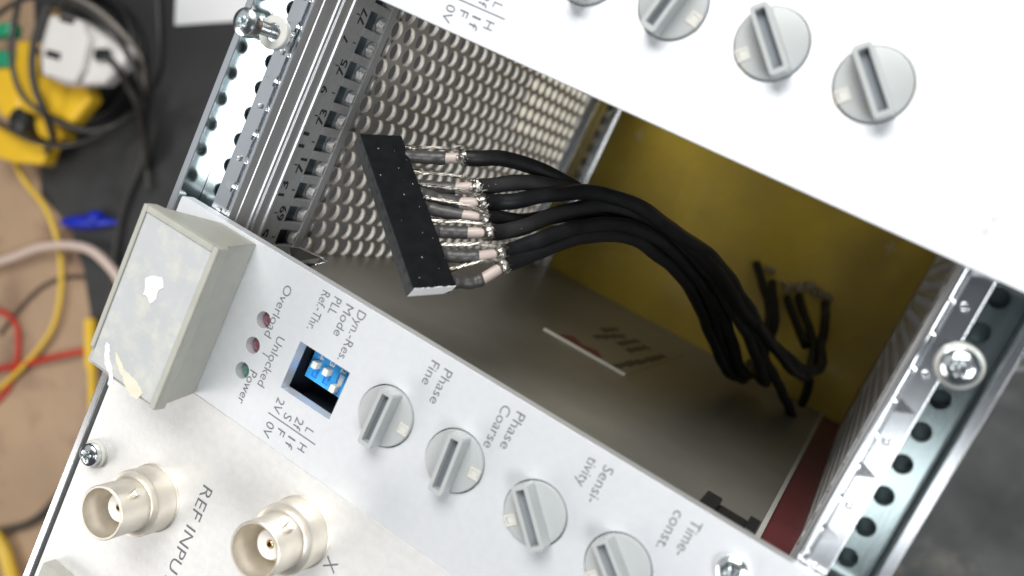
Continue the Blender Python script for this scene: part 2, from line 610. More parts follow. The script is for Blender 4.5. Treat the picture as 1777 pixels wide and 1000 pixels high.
def perforated(x_in, x_out, y_top, z_top, ny, nz, pz, py, r, seg=14):
    bm = bmesh.new()
    for j in range(ny):
        yc = y_top - py * j
        for i in range(nz):
            zc = z_top - pz * (i + (0.5 if j % 2 else 0.0))
            cell = []
            circ = []
            for k in range(seg):
                a = 2 * math.pi * k / seg
                c, s_ = math.cos(a), math.sin(a)
                circ.append((yc + r * c, zc + r * s_))
                m = 1 / max(abs(c) / (py / 2), abs(s_) / (pz / 2))
                cell.append((yc + m * c, zc + m * s_))
            vi = [bm.verts.new((x_in, y, z)) for y, z in circ]
            vo = [bm.verts.new((x_out, y, z)) for y, z in circ]
            ci = [bm.verts.new((x_in, y, z)) for y, z in cell]
            co = [bm.verts.new((x_out, y, z)) for y, z in cell]
            corners = {}
            for k in range(seg):
                l = (k + 1) % seg
                bm.faces.new((ci[k], ci[l], vi[l], vi[k]))
                bm.faces.new((co[k], vo[k], vo[l], co[l]))
                f = bm.faces.new((vi[k], vi[l], vo[l], vo[k]))
                f.smooth = True
                f.material_index = 1
                # fill the little corner that the polar cell cuts off
                y1, z1 = cell[k]; y2, z2 = cell[l]
                if abs(y1 - y2) > 1e-6 and abs(z1 - z2) > 1e-6:
                    sy = yc + math.copysign(py / 2, (y1 + y2) / 2 - yc)
                    sz = zc + math.copysign(pz / 2, (z1 + z2) / 2 - zc)
                    for X, rg in ((x_in, ci), (x_out, co)):
                        bm.faces.new((rg[k], bm.verts.new((X, sy, sz)), rg[l]))
    return bm


def cover(x_in, x_out, side, z_top, nz, py=4.07, pz=5.12, r=1.93, ytop=None):
    ny = 30
    y_top = (-2.95 + 1.55) + 4.07 * 8 if ytop is None else ytop
    bm = perforated(x_in, x_out, y_top, z_top, ny, nz, pz, py, r)
    # plain border above and below the punched field
    y0, y1 = y_top - py * (ny - 0.5), y_top + py * 0.5
    a, b = sorted((x_in, x_out))
    zlow = z_top - pz * nz
    box(bm, a + 0.004, b - 0.004, y0, y1, -186, zlow + 0.02)
    box(bm, a + 0.004, b - 0.004, y0, y1, z_top + pz * 0.5 - 0.02, -20)
    o = obj("perforated_cover", bm, M_COVER, rack)
    o.data.materials.append(M_CUT if side == 0 else M_COVER)
    return o


cover(3.0, 1.95, 0, -34.0, 23)
cover(116.9, 118.3, 1, -31.0, 24, py=4.07)

# rear rails, with a row of square windows
for side in (0,):
    fx = (lambda x: 2 * XC - x) if side else (lambda x: x)
    def exr(pts):
        return extrude_y(pts if not side else [(fx(x), z) for x, z in pts][::-1], -100, 60)
    obj("rear_rail", exr([(3.05, -153.5), (5.0, -154.0), (5.0, -158.0), (5.5, -158.5), (5.5, -162.5), (4.0, -162.9), (4.0, -172.6), (5.5, -173), (5.5, -174.6), (4.6, -175), (4.6, -176.5), (5.5, -177), (5.5, -178.5), (4.6, -179), (4.6, -183.4), (3.05, -183.4)]), M_RAIL, rack, bevel=0.15)
    for k in range(-8, 16):
        yc = 4.4 + 1.2 - 5.08 * k
        a, b = sorted((fx(4.05), fx(4.55)))
        obj("rear_window_post", boxm(a, b, yc - 1.1, yc + 1.1, -171, -164.6), M_WASHER, rack, bevel=0.2)
    a, b = sorted((fx(3.9), fx(4.04)))
    obj("rear_window_band", boxm(a, b, -100, 60, -172.3, -163.2), M_BLACKPLASTIC, rack)

# rear board with corner register marks
bp = obj("rear_board", boxm(3.05, 116.8, -100, 60, -186.5, -184.0), M_YELLOW, rack)
for (mx0, my0) in ((13.2, 4.1), (104.1, 5.0)):
    bm = bmesh.new()
    box(bm, mx0 - 0.25, mx0 + 0.25, my0 - 2.2, my0 + 2.2, -184.0, -183.9)
    box(bm, mx0 - 1.6, mx0 - 0.26, my0 - 0.25, my0 + 0.25, -184.0, -183.9)
    box(bm, mx0 + 0.26, mx0 + 1.6, my0 - 0.25, my0 + 0.25, -184.0, -183.9)
    obj("register_mark", bm, M_REGISTER, bp)
# closed box under the rear board, on which the rack stands
obj("rear_housing", boxm(3.0, 118.5, -110, 64, -363, -187), M_SHIELD, rack)
for yy in (YA, YB):
    obj("end_plate", boxm(-4.9, 126.7, yy - 2 if yy < 0 else yy + 0.2, yy - 0.2 if yy < 0 else yy + 2, -363, -1), M_SHIELD, rack)


# ------------------------------------------------------------------ screws
def screw_head(bm, M, rad=2.6, h=1.9, star=False, dome=0.55, n=56, rings=16):
    """domed head with a cross or star recess, plus its rim and underside"""
    prof = []
    grid = []
    for i in range(rings + 1):
        t = i / rings
        r = rad * t
        row = []
        for k in range(n):
            a = 2 * math.pi * k / n
            z = h - dome * (t ** 2.6) - (0.5 if t > 0.97 else 0) * 0.4
            if star:
                lim = 0.40 * rad * (1 + 0.22 * math.cos(6 * a))
                ins = 1 if r < lim else 0
            else:
                x, y = r * math.cos(a), r * math.sin(a)
                wd = 0.11 * rad
                ins = 1 if ((abs(x) < wd and abs(y) < 0.5 * rad) or (abs(y) < wd and abs(x) < 0.5 * rad)) else 0
                d1 = (abs(x) - abs(y)) / 1.414
                if not ins and abs(d1) < 0.035 * rad and 0.5 * rad > r: ins = 0.35
            z -= 0.95 * ins * (1 - 0.5 * t)
            row.append((r * math.cos(a), r * math.sin(a), z))
        grid.append(row)
    c = bm.verts.new(M @ Vector(grid[0][0]))
    prev = None
    for row in grid[1:]:
        cur = [bm.verts.new(M @ Vector(p)) for p in row]
        for k in range(n):
            j = (k + 1) % n
            if prev: bm.faces.new((prev[k], prev[j], cur[j], cur[k]))
            else: bm.faces.new((c, cur[k], cur[j]))
        prev = cur
    low = [bm.verts.new(M @ Vector((rad * 1.0 * math.cos(2 * math.pi * k / n), rad * 1.0 * math.sin(2 * math.pi * k / n), 0))) for k in range(n)]
    for k in range(n):
        j = (k + 1) % n
        bm.faces.new((prev[k], prev[j], low[j], low[k]))
    bm.faces.new(low[::-1])


def thread(bm, M, r, z0, z1, pitch=0.45):
    prof = []
    z = z0
    while z < z1 - 1e-6:
        prof += [(r * 0.86, z), (r, z + pitch * 0.45), (r, z + pitch * 0.55)]
        z += pitch
    prof.append((r * 0.86, z1))
    lathe(bm, prof, 24, M, cap0=True, cap1=True)


# loose long screw in the left strip
y_s = -11.2
sc1 = thing("panel_screw", (0.2, y_s, -7), "long zinc screw standing half unscrewed with pale washer, upper left rail", "screw", "screws left standing in the rails")
T1 = Matrix.Translation((0.2, y_s, 0)) @ Matrix.Rotation(math.radians(2), 4, 'X')
bm = bmesh.new()
screw_head(bm, T1 @ Matrix.Translation((0, 0, 3.3)) @ Matrix.Rotation(0.6, 4, 'Z'), 2.45, 2.3, star=True)
obj("screw_head", bm, M_SCREW, sc1, smooth=35)
bm = bmesh.new()
thread(bm, T1, 1.2, -6.9, 2.6)
lathe(bm, [(1.25, 2.6), (1.25, 3.35)], 24, T1)
obj("screw_shaft", bm, M_SCREW, sc1, smooth=30)
bm = bmesh.new()
lathe(bm, [(1.6, -2.95), (3.0, -2.95), (3.02, -2.8), (3.02, -2.45), (2.92, -2.35), (1.68, -2.35), (1.6, -2.45), (1.6, -2.95)], 36, Matrix.Translation((0.3, y_s, 0)))
obj("washer", bm, M_WASHER, sc1, smooth=35)

# short screw in the right strip
sc2 = thing("panel_screw", (121.7, -10.5, -5), "domed zinc screw with clear washer seated in the right rail", "screw", "screws left standing in the rails")
T2 = Matrix.Translation((121.6, -10.5, -2.4))
bm = bmesh.new()
screw_head(bm, T2 @ Matrix.Translation((0, 0, 1.0)) @ Matrix.Rotation(0.35, 4, 'Z'), 2.55, 2.1, star=True, dome=0.9)
obj("screw_head", bm, M_SCREW, sc2, smooth=35)
bm = bmesh.new()
lathe(bm, [(1.3, 0), (2.95, 0), (3.05, 0.25), (2.95, 0.8), (2.7, 0.95), (1.3, 0.95)], 36, T2)
obj("washer", bm, M_WASHER, sc2, smooth=35)
bm = bmesh.new()
thread(bm, T2, 1.2, -4.0, 1.0)
obj("screw_shaft", bm, M_SCREW, sc2, smooth=30)

# ------------------------------------------------------------------ lock-in modules
KX = [51.6, 65.6, 80.9, 95.5]
KY = -58.6
RD, UPV = (0, -1, 0), (1, 0, 0)


def knob(parent, x, y, ang, flip, r=5.0):
    """flat round knob with a slotted bar across it and a small reading window"""
    T = Matrix.Translation((x, y, 0))
    bm = bmesh.new()
    lathe(bm, [(r, -2.4), (r, 0.35), (r - 0.12, 0.55), (r - 0.35, 0.62), (0, 0.62)], 56, T, cap0=True)
    k = obj("knob", bm, M_KNOB, parent, smooth=35)
    Rm = T @ Matrix.Rotation(math.radians(ang), 4, 'Z')
    L_, w, h = 5.0, 1.3, 3.4
    bm = bmesh.new()
    # bar with a slot: rounded ends, two walls and a floor
    outer = rect(-L_, L_, -w, w, 0.5, 4)
    inner = rect(-L_ + 0.75, L_ - 0.75, -w + 0.62, w - 0.62, 0.08, 2)
    loops = [outer, inner]
    pl = plate(outer, [inner], 0.6, h)
    for v in pl.verts:
        t = (v.co.z - 0.6) / (h - 0.6)
        s = 1.0 + 0.16 * (1 - t) if abs(v.co.y) > w - 0.55 or abs(v.co.x) > L_ - 0.6 else 1.0
        v.co.y *= s
        v.co = Rm @ v.co
    obj("grip_bar", pl, M_KNOB, k, bevel=0.1)
    obj("bar_slot", boxm(-L_ + 0.76, L_ - 0.76, -w + 0.63, w - 0.63, 0.65, h - 1.3, M=Rm), M_KNOBIN, k)
    s = -1 if flip else 1
    Rn = Rm
    fr = plate(rect(-0.8, 1.0, 3.1, 4.95) if s > 0 else rect(-0.8, 1.0, -4.95, -3.1), [rect(-0.45, 0.65, 3.4, 4.7) if s > 0 else rect(-0.45, 0.65, -4.7, -3.4)], 0.60, 0.78)
    for v in fr.verts: v.co = Rn @ v.co
    obj("window_frame", fr, M_CREAM, k, bevel=0.06)
    ys = sorted((s * 3.35, s * 4.55))
    obj("window_insert", boxm(-0.43, 0.63, ys[0]+0.08, ys[1]+0.08, 0.6, 0.68, M=Rn), M_WASHER, k)
    bm = bmesh.new()
    lathe(bm, [(r + 0.02, -0.0), (r + 0.28, 0.012)], 56, T)
    return k


def panel_text(parent, dy, upper=False):
    P_ = lambda s, x, y, h, ln, nm="printed_word": text_mesh(s, nm, (x, y + dy, 0), RD, UPV, h, ln, M_PRINT, parent)
    P_("Overload", 24.3, -48.4, 1.75, 9.9)
    P_("Unlocked", 26.9, -57.0, 1.75, 9.6)
    P_("Power", 24.5, -65.0, 1.75, 6.4)
    P_("Ref.-Thr.", 31.5, -45.8, 1.75, 7.3)
    P_("PLL", 34.0, -45.7, 1.75, 3.1)
    P_("Mode", 36.6, -45.7, 1.75, 5.8)
    P_("Dyn.-Res.", 39.2, -45.5, 1.75, 9.3)
    P_("2V", 31.7, -66.4, 1.75, 2.7)
    P_("S", 34.2, -68.0, 1.75, 1.1)
    P_("2f", 36.6, -67.4, 1.75, 2.1)
    P_("L", 39.1, -68.0, 1.75, 0.9)
    P_("0V", 31.7, -71.1, 1.75, 2.8)
    P_("F", 34.2, -71.1, 1.75, 1.0)
    P_("1f", 36.6, -71.2, 1.75, 2.0)
    P_("H", 39.1, -71.0, 1.75, 1.3)
    obj("printed_line", boxm(31.2, 42.0, -69.95 + dy, -69.75 + dy, -0.02, 0.04), M_PRINT, parent)
    obj("printed_line", boxm(25.4, 27.0, -61.35 + dy, -61.17 + dy, -0.02, 0.04), M_PRINT, parent)
    if upper: return
    P_("Phase", 57.4, -46.4, 1.75, 6.1)
    P_("Fine", 54.8, -46.3, 1.75, 4.2)
    P_("Phase", 71.2, -46.2, 1.75, 6.4)
    P_("Coarse", 68.7, -46.4, 1.75, 7.5)
    P_("Sensi-", 86.9, -46.2, 1.75, 6.2)
    P_("tivity", 84.3, -46.3, 1.75, 4.8)
    P_("Time-", 101.5, -46.2, 1.75, 5.9)
    P_("const.", 98.8, -46.4, 1.75, 6.3)


def module(dy, label, angs, full=True):
    t = thing("amplifier_module", (XC, KY + dy, -2.5), label, "electronic module", "silver amplifier modules with round knobs")
    ya, yb = -74.9 + dy, -44.4 + dy
    holes = [rect(31.4, 42.45, -64.75 + dy, -55.7 + dy)]
    for k in range(3): holes.append(circle(23.0, -56.1 - 5.0 * k + dy, 1.5, 24))
    for x in KX: holes.append(circle(x, KY + dy, 5.22, 48))
    obj("front_panel", plate(rect(-3.0, 125.2, ya, yb, 0.6), holes, -2.5, 0), M_PANEL, t, bevel=0.12)
    panel_text(t, dy, dy > 0)
    for x, (a, fl) in zip(KX, angs): knob(t, x, KY + dy, a, fl)
    # indicator lamps set back in their holes
    for k, m in enumerate((M_REDLED, M_REDLED, M_GREENLED)):
        bm = bmesh.new()
        lathe(bm, [(1.42, -4.5), (1.42, -2.2), (1.2, -1.5), (0.7, -1.05), (0, -0.9)], 28, Matrix.Translation((23.0, -56.1 - 5.0 * k + dy, 0)), cap0=True)
        obj("indicator_lamp", bm, m, t, smooth=50)
    # switch block behind its window
    y0 = dy
    well = bmesh.new()
    box(well, 29.5, 45, -68.5 + y0, -53.5 + y0, -14, -13)
    box(well, 29.5, 30.4, -68.5 + y0, -53.5 + y0, -13, -2.52)
    box(well, 44.1, 45, -68.5 + y0, -53.5 + y0, -13, -2.52)
    box(well, 30.42, 44.08, -68.5 + y0, -67.6 + y0, -13, -2.52)
    box(well, 30.42, 44.08, -54.4 + y0, -53.5 + y0, -13, -2.52)
    obj("switch_well", well, M_DARKHOLE, t)
    xs = [33.3, 35.84, 38.38, 40.92]
    slots = [rect(x - 0.62, x + 0.62, -62.3 + y0, -59.0 + y0, 0.1) for x in xs]
    body = obj("switch_block", plate(rect(31.6, 44.0, -62.9 + y0, -54.45 + y0), slots, -12.9, -5.5), M_BLUE, t, bevel=0.1)
    up = [True, True, False, False]
    for i, x in enumerate(xs):
        ym = (-59.7 if up[i] else -61.6) + y0
        obj("slot_floor", boxm(x - 0.6, x + 0.6, -62.28 + y0, -59.02 + y0, -6.6, -6.1), M_LEVER if not up[i] else M_BLUE, body)
        obj("switch_lever", boxm(x - 0.58, x + 0.58, ym - 0.68, ym + 0.68, -6.05, -4.0), M_LEVER, body, bevel=0.22)
        text_mesh("4321"[i], "switch_number", (x - 0.5, -57.85 + y0, -5.48), RD, UPV, 1.15, 0.85, M_LEVER, body, bold=0.02)
    return t


low = module(0, "silver module with grey label handle, blue switch block and four round knobs, below the opening",
             [(-90, False), (-86, False), (-46, True), (-40, True)])
upp = module(76.2, "overexposed silver module with four round knobs along the top edge, above the opening",
             [(-86, False), (-102, False), (-46 + 0, True), (-46, True)])


# pull handle with a label window
def handle(parent, dy, z=12.0, rough_label=True):
    y0, y1 = -74.9 + dy, -45.0 + dy
    bm = extrude_y([(7.2, 0.02), (15.7, 0.02), (17.6, z - 2.6), (18.7, z - 1.8), (18.7, z), (1.3, z), (1.3, z - 1.9), (2.6, z - 2.4)], y0, y1)
    h = obj("pull_handle", bm, M_HANDLE, parent, bevel=0.18)
    bm = bmesh.new()
    box(bm, 17.5, 18.65, y0 + 0.05, y1 - 0.05, z, z + 0.75)
    box(bm, 1.35, 2.3, y0 + 3.0, y1 - 0.05, z, z + 0.75)
    box(bm, 2.32, 17.48, y1 - 1.15, y1 - 0.05, z, z + 0.75)
    obj("handle_rim", bm, M_HANDLE, h, bevel=0.15)
    obj("label_window", boxm(2.35, 17.45, y0 + 0.6, y1 - 1.2, z + 0.003, z + 0.5), M_LABEL, h, bevel=0.15)
    return h, z


hd, hz = handle(low, 0)


def flake(name, pts, m, parent, z, th=0.12):
    dense = []
    n = len(pts)
    for i in range(n):
        a, b = Vector((*pts[i], 0)), Vector((*pts[(i + 1) % n], 0))
        k = max(1, int((b - a).length / 0.35))
        for q in range(k):
            p = a.lerp(b, q / k)
            dense.append((p.x + random.uniform(-0.12, 0.12), p.y + random.uniform(-0.12, 0.12)))
    return obj(name, plate(dense, [], z, z + th), m, parent)


def hp(px, py):
    v = at(px, py, hz + 0.5)
    return (v.x, v.y)


flake("paper_scrap", [hp(254, 482), hp(268, 478), hp(282, 482), hp(284, 500), hp(275, 505), hp(272, 520), hp(262, 527), hp(256, 515), hp(250, 512), hp(254, 498)], M_FLAKE, hd, hz + 0.5)
flake("paper_scrap", [hp(185, 594), hp(191, 600), hp(190, 622), hp(196, 645), hp(197, 668), hp(188, 668), hp(190, 650), hp(183, 630), hp(182, 610)], M_FLAKE, hd, hz + 0.5)
flake("glue_scrap", [hp(201, 610), hp(206, 618), hp(217, 642), hp(236, 660), hp(249, 682), hp(238, 693), hp(226, 685), hp(219, 672), hp(210, 646), hp(203, 630)], M_FLAKE2, hd, hz + 0.5)

# zinc screw at the far end of the lower module and the parts seen behind its edge
bm = bmesh.new()
screw_head(bm, Matrix.Translation((109.6, -49.7, 0.05)) @ Matrix.Rotation(0.5, 4, 'Z'), 2.35, 1.7, dome=0.6)
obj("fixing_screw", bm, M_SCREW, low, smooth=35)
shield = obj("side_shield", boxm(3.1, 110, -53, -52, -183.5, -4), M_SHIELD, low, bevel=0.1)
obj("shield_edge", boxm(110.02, 110.9, -53.2, -51.8, -183.5, -4), M_WASHER, shield)
obj("red_circuit_board", boxm(110.95, 116.8, -54, -52.4, -183.5, -4), M_RED, low)
# bracket and screw tip behind the panel edge
T3 = Matrix.Translation((13.5, -47.6, -8.5)) @ Matrix.Rotation(math.radians(35), 4, 'X') @ Matrix.Rotation(math.radians(60), 4, 'Y')
bm = bmesh.new()
thread(bm, T3, 1.25, -1.5, 2.2, 0.5)
lathe(bm, [(1.25, 2.2), (0.5, 3.4), (0, 3.6)], 20, T3)
lk = obj("locking_screw", bm, M_SCREW, low, smooth=30)
bm = bmesh.new()
pts = [at(500, 428, -9), at(520, 430, -11), at(556, 448, -13), at(567, 456, -14), at(548, 459, -13), at(530, 470, -10), at(505, 455, -8)]
vs = [bm.verts.new(p) for p in pts]
vs2 = [bm.verts.new(p + Vector((0, 0, -1.2))) for p in pts]
bm.faces.new(vs); bm.faces.new(vs2[::-1])
for i in range(len(vs)):
    j = (i + 1) % len(vs)
    bm.faces.new((vs[i], vs[j], vs2[j], vs2[i]))
obj("locking_bracket", bm, M_RAIL, low, bevel=0.15)
# connector block deep behind the far end of the panel edge
Bk = bmesh.new()
box(Bk, 100.6, 103.2, -51.9, -46.0, -16, -8.2)
box(Bk, 108.0, 109.8, -51.9, -46.0, -16, -8.6)
box(Bk, 103.22, 107.98, -51.9, -47.0, -16, -10.2)
blk = obj("connector_block", Bk, M_BLACKPLASTIC, low, bevel=0.2)
for k in range(4):
    obj("contact_spring", boxm(103.4 + 1.15 * k, 104.3 + 1.15 * k, -49.5, -46.9, -10.2, -9.3 + 0.4 * (k % 2)), M_NICKEL, blk, bevel=0.1)

# label stuck to the shield: cut edge, red logo, rows of print too blurred to read
st = obj("type_label", boxm(43, 66.6, -51.995, -51.88, -160, -86), M_STICKER, shield)
obj("label_cut_edge", boxm(43, 66.6, -52.0, -51.3, -86.0, -85.1), M_EDGE, st)
M = Matrix.Identity(4)
bm = plate([(46, -88.5), (49, -87.4), (53, -88.6), (57.5, -87.4), (58.5, -90.5), (55.5, -95), (52, -92.6), (48, -96), (46.3,-92)], [], 0, 0.05)
for v in bm.verts: v.co = Vector((v.co.x, -51.86 + v.co.z, v.co.y))
obj("red_logo", bm, M_REDLOGO, st)
for (a, b) in (((1030, 585), (1085, 583)), ((1045, 574), (1072, 571)), ((1072, 597), (1108, 591)), ((1088, 609), (1125, 603)), ((1062, 637), (1102, 629)), ((1100, 630), (1155, 618))):
    def onsh(px, py):
        d = RX * ((px - 888.5) / FPX) + RY * ((py - 500) / FPX) + RZ
        return CAM + d * ((-51.86 - CAM.y) / d.y)
    p, q = onsh(*a), onsh(*b)
    d = (q - p)
    n_ = Vector((-d.z, 0, d.x)).normalized() * 1.3
    bm = bmesh.new()
    k = 12
    up_, dn = [], []
    for i in range(k + 1):
        c = p + d * (i / k)
        up_.append(bm.verts.new(c + n_ * random.uniform(0.5, 1.2)))
        dn.append(bm.verts.new(c - n_ * random.uniform(0.5, 1.2)))
    for i in range(k): bm.faces.new((up_[i], up_[i + 1], dn[i + 1], dn[i]))
    obj("blurred_print", bm, M_SMUDGE, st)

# blank panel beyond the upper module, and small print at its far end
fp = thing("blank_panel", (XC, 60, -2.5), "plain bright silver panel in the top right corner above the knobs", "panel")
obj("panel_sheet", plate(rect(-3.0, 125.2, 32.0, 112, 0.6), [], -2.5, 0), M_PANEL, fp, bevel=0.12)
bm = bmesh.new()
bm.free()
obj("printed_mark", plate(rect(115.8, 116.5, 5.7, 6.5), [rect(115.95, 116.35, 5.85, 6.35)], -0.01, 0.04), M_HANDLE, upp)
obj("printed_mark", plate(rect(116.0, 116.7, 7.5, 8.3), [rect(116.15, 116.55, 7.65, 8.15)], -0.01, 0.04), M_HANDLE, upp)

# ------------------------------------------------------------------ BNC module
bm_ = thing("connector_module", (XC, -112, -2.5), "matt grey module carrying round metal coaxial sockets marked REF INPUT and X", "electronic module")
HB = [(16.0, -96.8), (46.0, -84.7)]
obj("front_panel", plate(rect(-2.6, 125.2, -165, -74.93, 0.4), [circle(x, y, 5.6, 40) for x, y in HB], -2.5, 0.08), M_BPANEL, bm_, bevel=0.18)
text_mesh("REF INPUT", "printed_word", (24.9, -88.3, 0.08), RD, UPV, 2.45, 21.0, M_PRINT, bm_)
text_mesh("X", "printed_word", (52.6, -85.0, 0.08), RD, UPV, 2.6, 2.3, M_PRINT, bm_)


def bnc(x, y, rot=0.0, label=None):
    T = Matrix.Translation((x, y, 0)) @ Matrix.Rotation(rot, 4, 'Z')
    bm = bmesh.new()
    lathe(bm, [(0, -2), (5.9, -2), (5.9, 0), (6.3, 0.02), (6.3, 0.35), (6.15, 0.45), (6.05, 0.5), (6.05, 4.7), (5.9, 5.0), (5.0, 5.2), (4.78, 5.4), (4.75, 11.9), (4.62, 12.0), (4.3, 12.0), (4.25, 11.8), (4.25, 4.5), (0, 4.5)], 56, T)
    b = obj("coaxial_socket", bm, M_NICKEL, bm_, smooth=30, label=label)
    bm = bmesh.new()
    lathe(bm, [(2.55, 4.5), (2.55, 8.0), (2.4, 8.15), (0.85, 8.15), (0.75, 8.05), (0.75, 5)], 36, T)
    obj("dielectric_sleeve", bm, M_PTFE, b, smooth=30)
    bm = bmesh.new()
    lathe(bm, [(0.62, 4.6), (0.62, 8.1), (0.5, 8.2), (0.35, 8.2), (0.3, 6.5), (0, 6.5)], 20, T)
    obj("centre_contact", bm, M_GOLD, b, smooth=30)
    for s in (0, math.pi):
        bm = bmesh.new()
        Tl = T @ Matrix.Rotation(s, 4, 'Z') @ Matrix.Translation((4.6, 0, 8.3)) @ Matrix.Rotation(math.pi / 2, 4, 'Y')
        lathe(bm, [(0.85, 0), (0.85, 1.0), (0.7, 1.2), (0, 1.2)], 20, Tl)
        obj("locking_lug", bm, M_NICKEL, b, smooth=30)
    return b


bnc(*HB[0], rot=math.radians(62))
bnc(*HB[1], rot=math.radians(66))
bm = bmesh.new()
screw_head(bm, Matrix.Translation((0.6, -96.6, 0.9)) @ Matrix.Rotation(0.4, 4, 'Z'), 2.2, 1.9, dome=0.7)
sc_ = obj("fixing_screw", bm, M_SCREW, bm_, smooth=35)
bm = bmesh.new()
lathe(bm, [(0, 0), (2.75, 0), (2.75, 0.8), (2.6, 0.9), (0, 0.9)], 36, Matrix.Translation((0.6, -96.6, 0.0)))
obj("washer", bm, M_WASHER, sc_, smooth=35)
# corner of the module's own handle at the bottom left
hb = extrude_y([(0.5, 0.02), (15.7, 0.02), (16.6, 1.4), (18.7, 2.2), (18.7, 2.8), (0.5, 2.8)], -150, -120.5)
obj("pull_handle", hb, M_HANDLE, bm_, bevel=0.25)

# ------------------------------------------------------------------ connector with its cables
har = thing("cable_connector", (38, -32, -12), "black socket connector with seven black coaxial cables soldered on, held over the open slot", "connector")
D_ = Vector((0.797, -0.569, 0.201)).normalized()
W_ = Vector((0.416, 0.277, -0.866)); W_ = (W_ - D_ * W_.dot(D_)).normalized()
N_ = D_.cross(W_)
if N_.dot(CAM - Vector((23.6, -20.1, -4))) < 0: N_ = -N_
O_ = Vector((23.6, -20.1, -4.0))
LC, WC, TC = 30.2, 8.2, 2.6
F_ = Matrix(((D_.x, W_.x, N_.x, O_.x), (D_.y, W_.y, N_.y, O_.y), (D_.z, W_.z, N_.z, O_.z), (0, 0, 0, 1)))
body = obj("connector_body", boxm(0, LC, 0, WC, -TC, 0, M=F_), M_BLACK, har, bevel=0.12)
obj("socket_face", boxm(0.08, LC - 0.08, -0.04, 0.02, -TC + 0.08, -0.1, M=F_), M_SOCKF, body)
for k in range(12):
    xk = 1.25 + 2.52 * k
    obj("pin_socket", boxm(xk - 0.36, xk + 0.36, -0.09, -0.03, -0.95, -0.3, M=F_), M_DARKHOLE, body)
bm = bmesh.new()
for (u_, v_) in ((3.0, 2.6), (3.4, 5.6), (5.2, 7.4), (7.0, 5.2), (8.5, 1.2), (12.4, 4.4), (14.8, 6.6), (17.5, 2.2), (19.9, 5.4), (21.0, 7.0), (24.6, 3.6), (26.8, 6.1), (10.2, 6.9), (28.3, 1.8)):
    bmesh.ops.create_icosphere(bm, subdivisions=1, radius=random.uniform(0.03, 0.085), matrix=Matrix.Translation(F_ @ Vector((u_, v_, 0.02))))
tag(obj("dust", bm, M_PAINT, body), kind="stuff")
bm = bmesh.new()
n = 26
ed = []
for i in range(n + 1):
    t = i / n
    yy = 0.05 + (WC - 0.1) * t - (0.0 if t < 0.9 else 0.0)
    ed.append((yy, -0.02 + random.uniform(-0.12, 0.10), -TC + 0.12 + max(0, (t - 0.86)) * 7))
a = [bm.verts.new(F_ @ Vector((LC + 0.05, y, z1))) for y, z1, z0 in ed]
b = [bm.verts.new(F_ @ Vector((LC + 0.05, y, z0))) for y, z1, z0 in ed]
c = [bm.verts.new(F_ @ Vector((LC - 0.05, y, z1))) for y, z1, z0 in ed]
d = [bm.verts.new(F_ @ Vector((LC - 0.05, y, z0))) for y, z1, z0 in ed]
for i in range(n):
    bm.faces.new((a[i], a[i + 1], b[i + 1], b[i]))
    bm.faces.new((c[i], c[i + 1], a[i + 1], a[i]))
    bm.faces.new((d[i], b[i], b[i + 1], d[i + 1]))
obj("white_end_mark", bm, M_PAINT, body)

